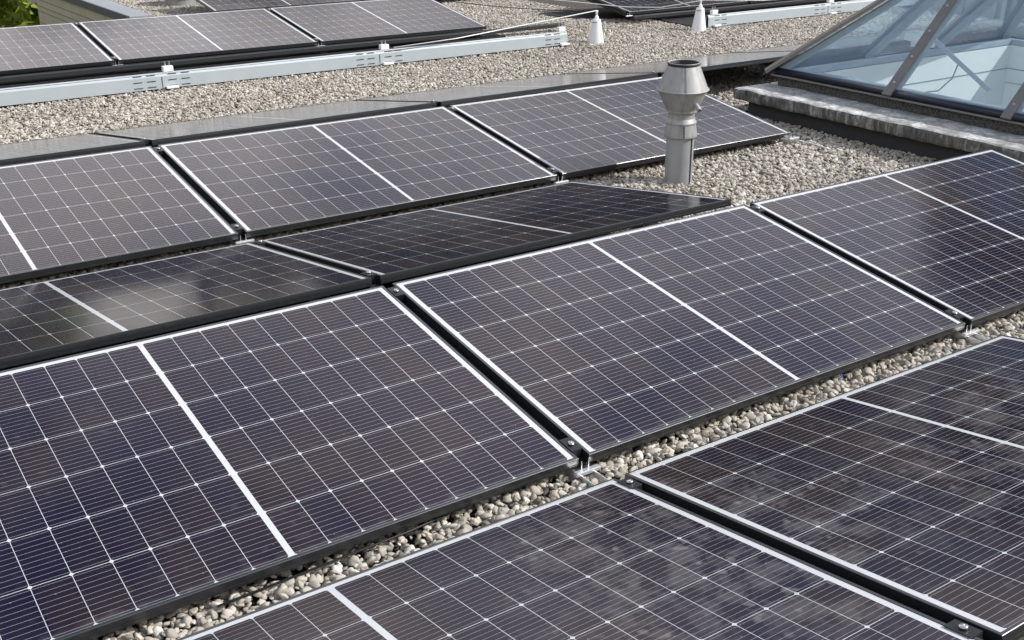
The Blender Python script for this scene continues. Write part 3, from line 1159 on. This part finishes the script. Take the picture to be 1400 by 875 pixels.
def dark_rail(label, x0, x1, y, z, shade_pts):
    root = thing('support_rail', label, 'metal rail', (x0, y, z), group='dark rails under the far panels')
    b = bmesh.new()
    prof = [(0, 0), (0.0, 0.030), (0.006, 0.036), (0.060, 0.036), (0.060, 0.0)]
    L_ = x1 - x0
    r0 = [b.verts.new((0, p, q)) for p, q in prof]
    r1 = [b.verts.new((L_, p, q)) for p, q in prof]
    n = len(prof)
    for k in range(n):
        b.faces.new((r0[k], r1[k], r1[(k + 1) % n], r0[(k + 1) % n]))
    b.faces.new(r0)
    b.faces.new(r1)
    link_mesh('rail_profile', b, 'railgrey', root)
    b = bmesh.new()
    k = 0.4
    while k < L_:
        box(b, k, k + 0.05, 0.02, 0.06, -0.02 - z + 0.02, -0.001)
        k += 1.6
    link_mesh('feet', b, 'railgrey', root)
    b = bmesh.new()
    vs = [Vector(p) - Vector((x0, y, z)) for p in shade_pts]
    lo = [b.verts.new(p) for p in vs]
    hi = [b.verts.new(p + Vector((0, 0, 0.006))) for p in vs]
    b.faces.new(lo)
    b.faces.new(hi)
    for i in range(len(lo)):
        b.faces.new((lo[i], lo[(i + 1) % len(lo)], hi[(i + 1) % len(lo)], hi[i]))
    link_mesh('shade_sheet', b, 'black', root)  # black sheet laid in for the shade under and before the panels
    return root


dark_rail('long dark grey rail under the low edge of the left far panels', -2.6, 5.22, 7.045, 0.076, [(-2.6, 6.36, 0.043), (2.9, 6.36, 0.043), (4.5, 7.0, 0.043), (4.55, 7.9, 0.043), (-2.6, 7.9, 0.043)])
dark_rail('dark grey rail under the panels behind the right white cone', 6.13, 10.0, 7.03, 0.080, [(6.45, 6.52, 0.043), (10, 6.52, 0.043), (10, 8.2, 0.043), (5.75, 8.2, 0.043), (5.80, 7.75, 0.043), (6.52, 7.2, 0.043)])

# ------------------------------------------------------------------ lightning conductor cones and wires


def cone(label, x, y, h, lean):
    root = thing('conductor_holder', label, 'white cone', (x, y, 0.0), group='white lightning conductor cones')
    root.rotation_euler = lean
    b = bmesh.new()
    lathe(b, [(0.0001, 0.02), (0.074, 0.02), (0.076, 0.028), (0.0745, 0.034)], 40)
    lathe(b, [(0.0745, 0.034), (0.0395, h)], 40)
    lathe(b, [(0.0395, h), (0.036, h + 0.004), (0.0001, h + 0.005)], 40)
    body = link_mesh('cone_body', b, 'whiteplastic', root, True)
    b = bmesh.new()
    t = R(205)
    for k in range(-3, 4):
        a = t + k * 0.16
        box_c = Vector((math.cos(a) * 0.0425, math.sin(a) * 0.0425, h - 0.022))
        tb = bmesh.new()
        box(tb, -0.0012, 0.0012, -0.0045, 0.0045, -0.003, 0.003)
        bmesh.ops.transform(tb, matrix=Matrix.Translation(box_c) @ Matrix.Rotation(a, 4, 'Z'), verts=tb.verts[:])
        me = bpy.data.meshes.new('tmp')
        tb.to_mesh(me)
        tb.free()
        b.from_mesh(me)
        bpy.data.meshes.remove(me)
    link_mesh('slot', b, 'railgrey', body)
    b = bmesh.new()
    lathe(b, [(0.024, h + 0.005), (0.022, h + 0.014), (0.008, h + 0.045), (0.008, h + 0.055)], 16)
    box(b, -0.014, 0.014, -0.005, 0.005, h + 0.05, h + 0.082, 0.003)
    link_mesh('wire_clip', b, 'alu', root)
    return root


cone('white plastic cone standing alone on the gravel at the end of the wire', 5.03, 6.285, 0.243, (0, 0, 0))
cone('white plastic cone beside the end of the right aluminium beam', 6.386, 6.346, 0.247, (0, R(1.5), 0))


def wire(label, pts, r, mat, name='lightning_wire', cat='wire', group=None):
    b = bmesh.new()
    tube(b, pts, r, 8)
    return tag(link_mesh(name, b, mat, None, True), label, cat, group)


wire('straight pale wire from the long beam up to the white cone', [(2.88, 6.27, 0.178), (3.5, 6.275, 0.20), (5.03, 6.285, 0.325)], 0.0045, 'whitewire')
wire('thin dark cable sagging over gravel to the lone white cone', sag((4.75, 8.7, 0.22), (5.03, 6.29, 0.320), 0.03), 0.004, 'blackcable', 'cable', 'cable')
wire('pale wire running right from the second cone along the beam', [(6.386, 6.346, 0.325), (7.3, 6.38, 0.262), (8.35, 6.40, 0.225), (10.0, 6.42, 0.22)], 0.006, 'whitewire')
wire('pale wire running along the far panels to the left of the right cone', [(4.9, 8.0, 0.34), (6.2, 7.25, 0.18), (6.36, 6.9, 0.2), (6.386, 6.35, 0.318)], 0.005, 'whitewire')
wire('thin pale wire lying on gravel below the concrete kerb', [(3.525, 2.50, 0.05), (3.545, 2.34, 0.052), (3.53, 2.19, 0.049)], 0.004, 'whitewire')
wire('black cable lying on the gravel under the large left panel', [(-1.1, -0.01, 0.05), (-0.572, 0.012, 0.052), (-0.452, 0.024, 0.054), (-0.353, 0.034, 0.053), (-0.25, 0.06, 0.05), (-0.1, 0.12, 0.048)], 0.0032, 'blackcable', 'cable', 'cable')
wire('short blue wire end standing in the gravel below the middle panel', [(1.075, 0.05, 0.075), (1.073, 0.020, 0.072), (1.076, 0.008, 0.055), (1.078, 0.004, 0.035)], 0.003, 'bluewire', 'cable_end', 'cable')

# ------------------------------------------------------------------ round roof vent at the top edge
rv_ = thing('roof_vent', 'round shiny metal roof vent at the top edge of the picture', 'roof vent', (2.86, 11.33, 0))
bm = bmesh.new()
lathe(bm, [(0.175, 0.0), (0.175, 0.10)], 40)
lathe(bm, [(0.175, 0.10), (0.182, 0.102), (0.182, 0.112), (0.172, 0.114)], 40)
link_mesh('drum', bm, 'zinc', rv_, True)
bm = bmesh.new()
lathe(bm, [(0.172, 0.114), (0.172, 0.20)], 40)
lathe(bm, [(0.172, 0.20), (0.26, 0.215), (0.25, 0.25), (0.0001, 0.32)], 40)
link_mesh('hood', bm, 'zinc', rv_, True)

# ------------------------------------------------------------------ trees beyond the roof edge


def crown_mesh(seed, n, leaf, squash, mat):
    rg = random.Random(seed)
    b = bmesh.new()
    lobes = []
    for k in range(14):
        a = rg.uniform(0, 6.283)
        r = rg.uniform(0.1, 0.62)
        z = rg.uniform(-0.55, 0.62)
        lobes.append((Vector((math.cos(a) * r, math.sin(a) * r, z)), rg.uniform(0.26, 0.46)))
    for i in range(n):
        c, rad = lobes[rg.randrange(len(lobes))]
        d = Vector((rg.gauss(0, 1), rg.gauss(0, 1), rg.gauss(0, 1))).normalized()
        p = c + d * rad * (rg.random() ** 0.35)
        p.z *= squash
        nrm = (d + Vector((rg.gauss(0, .5), rg.gauss(0, .5), rg.gauss(0.4, .5)))).normalized()
        a = nrm.orthogonal().normalized()
        a = Matrix.Rotation(rg.uniform(0, 6.28), 3, nrm) @ a
        c2 = nrm.cross(a)
        s_ = leaf * rg.uniform(0.6, 1.3)
        vs = [b.verts.new(p + a * s_ * u + c2 * s_ * w_ + nrm * s_ * q) for u, w_, q in ((-1, 0, 0), (-0.1, -0.55, .12), (1, 0, 0), (-0.1, 0.55, .12))]
        b.faces.new(vs)
    me = bpy.data.meshes.new('crown')
    b.to_mesh(me)
    b.free()
    me.materials.append(M[mat])
    return me


def trunk_mesh(seed, h):
    rg = random.Random(seed)
    b = bmesh.new()
    tube(b, [(0, 0, 0), (0.03, 0.02, h * 0.4), (-0.02, 0.04, h * 0.75), (0.02, 0, h)], [0.22, 0.17, 0.12, 0.04], 10)
    for k in range(7):
        a = k * 0.9 + rg.uniform(-.2, .2)
        z = h * rg.uniform(0.45, 0.8)
        e = Vector((math.cos(a) * 1.1, math.sin(a) * 1.1, z + 1.0))
        tube(b, [(0, 0, z), tuple(e * 0.5 + Vector((0, 0, z * 0.5 - 0.1))), tuple(e)], [0.09, 0.06, 0.02], 7)
    me = bpy.data.meshes.new('trunk')
    b.to_mesh(me)
    b.free()
    me.materials.append(M['bark'])
    return me


CM = [crown_mesh(11, 9000, 0.055, 1.0, 'leaf'), crown_mesh(23, 12000, 0.045, 0.95, 'leafdark'), crown_mesh(37, 12000, 0.045, 1.0, 'leafdark')]
TM = trunk_mesh(4, 6.0)


def tree(label, x, y, zc, r, cm, rz, name='tree', group='trees beyond the roof edge'):
    root = thing(name, label, 'tree', (x, y, -7), (0, 0, rz), group)
    t = bpy.data.objects.new('trunk', TM)
    COL.objects.link(t)
    t.parent = root
    t.scale = (1, 1, (zc + 7) / 6.0)
    c = bpy.data.objects.new('crown', CM[cm])
    COL.objects.link(c)
    c.parent = root
    c.location = (0, 0, zc + 7)
    c.scale = (r, r, r)
    return root


tree('bright green leafy tree top left of the stone parapet wall', 1.1, 16.6, -1.2, 2.4, 0, 0.3)
for lab, az, dd, zc, r, cm, rz, zs, ts in (  # tall and broad ones are unseen, added and sized to darken panel reflections
        ('unseen tall dark tree added beyond the roof, mirrored black in the nearest panel at the left', 16.5, 50, 11.5, 13.5, 1, 1.0, 0.72, 3),
        ('unseen broad dark tree added beyond the roof, mirrored in the nearest panel at the right', 42.5, 50, 7.6, 12.5, 2, 2.0, 0.95, 3),
        ('unseen tall dark tree added beyond the skylight, mirrored in the panel at the right edge', 67, 38, 9.0, 10.5, 2, 4.4, 1.0, 2.5),
        ('low dark tree beyond the roof, mirrored at the left picture edge', 5.5, 27, 0.9, 3.6, 1, 5.2, 1.0, 1)):
    tr_ = tree(lab, dd * math.sin(R(az)), dd * math.cos(R(az)), zc, r, cm, rz)
    for ch in tr_.children:
        ch.scale = (ch.scale[0] * ts, ch.scale[1] * ts, ch.scale[2]) if ch.name.startswith('trunk') else (r, r, r * zs)
for k, az in enumerate((23.5, 28, 32.5, 37, 41.5, 46, 51)):
    tree('low dark tree in the row beyond the roof, mirrored in the panels sloping away', 27 * math.sin(R(az)), 1.5 + 27 * math.cos(R(az)), 1.0 + 0.4 * (k % 3), 3.6, 1 + k % 2, k * 1.3, group='low trees in a row beyond the roof')
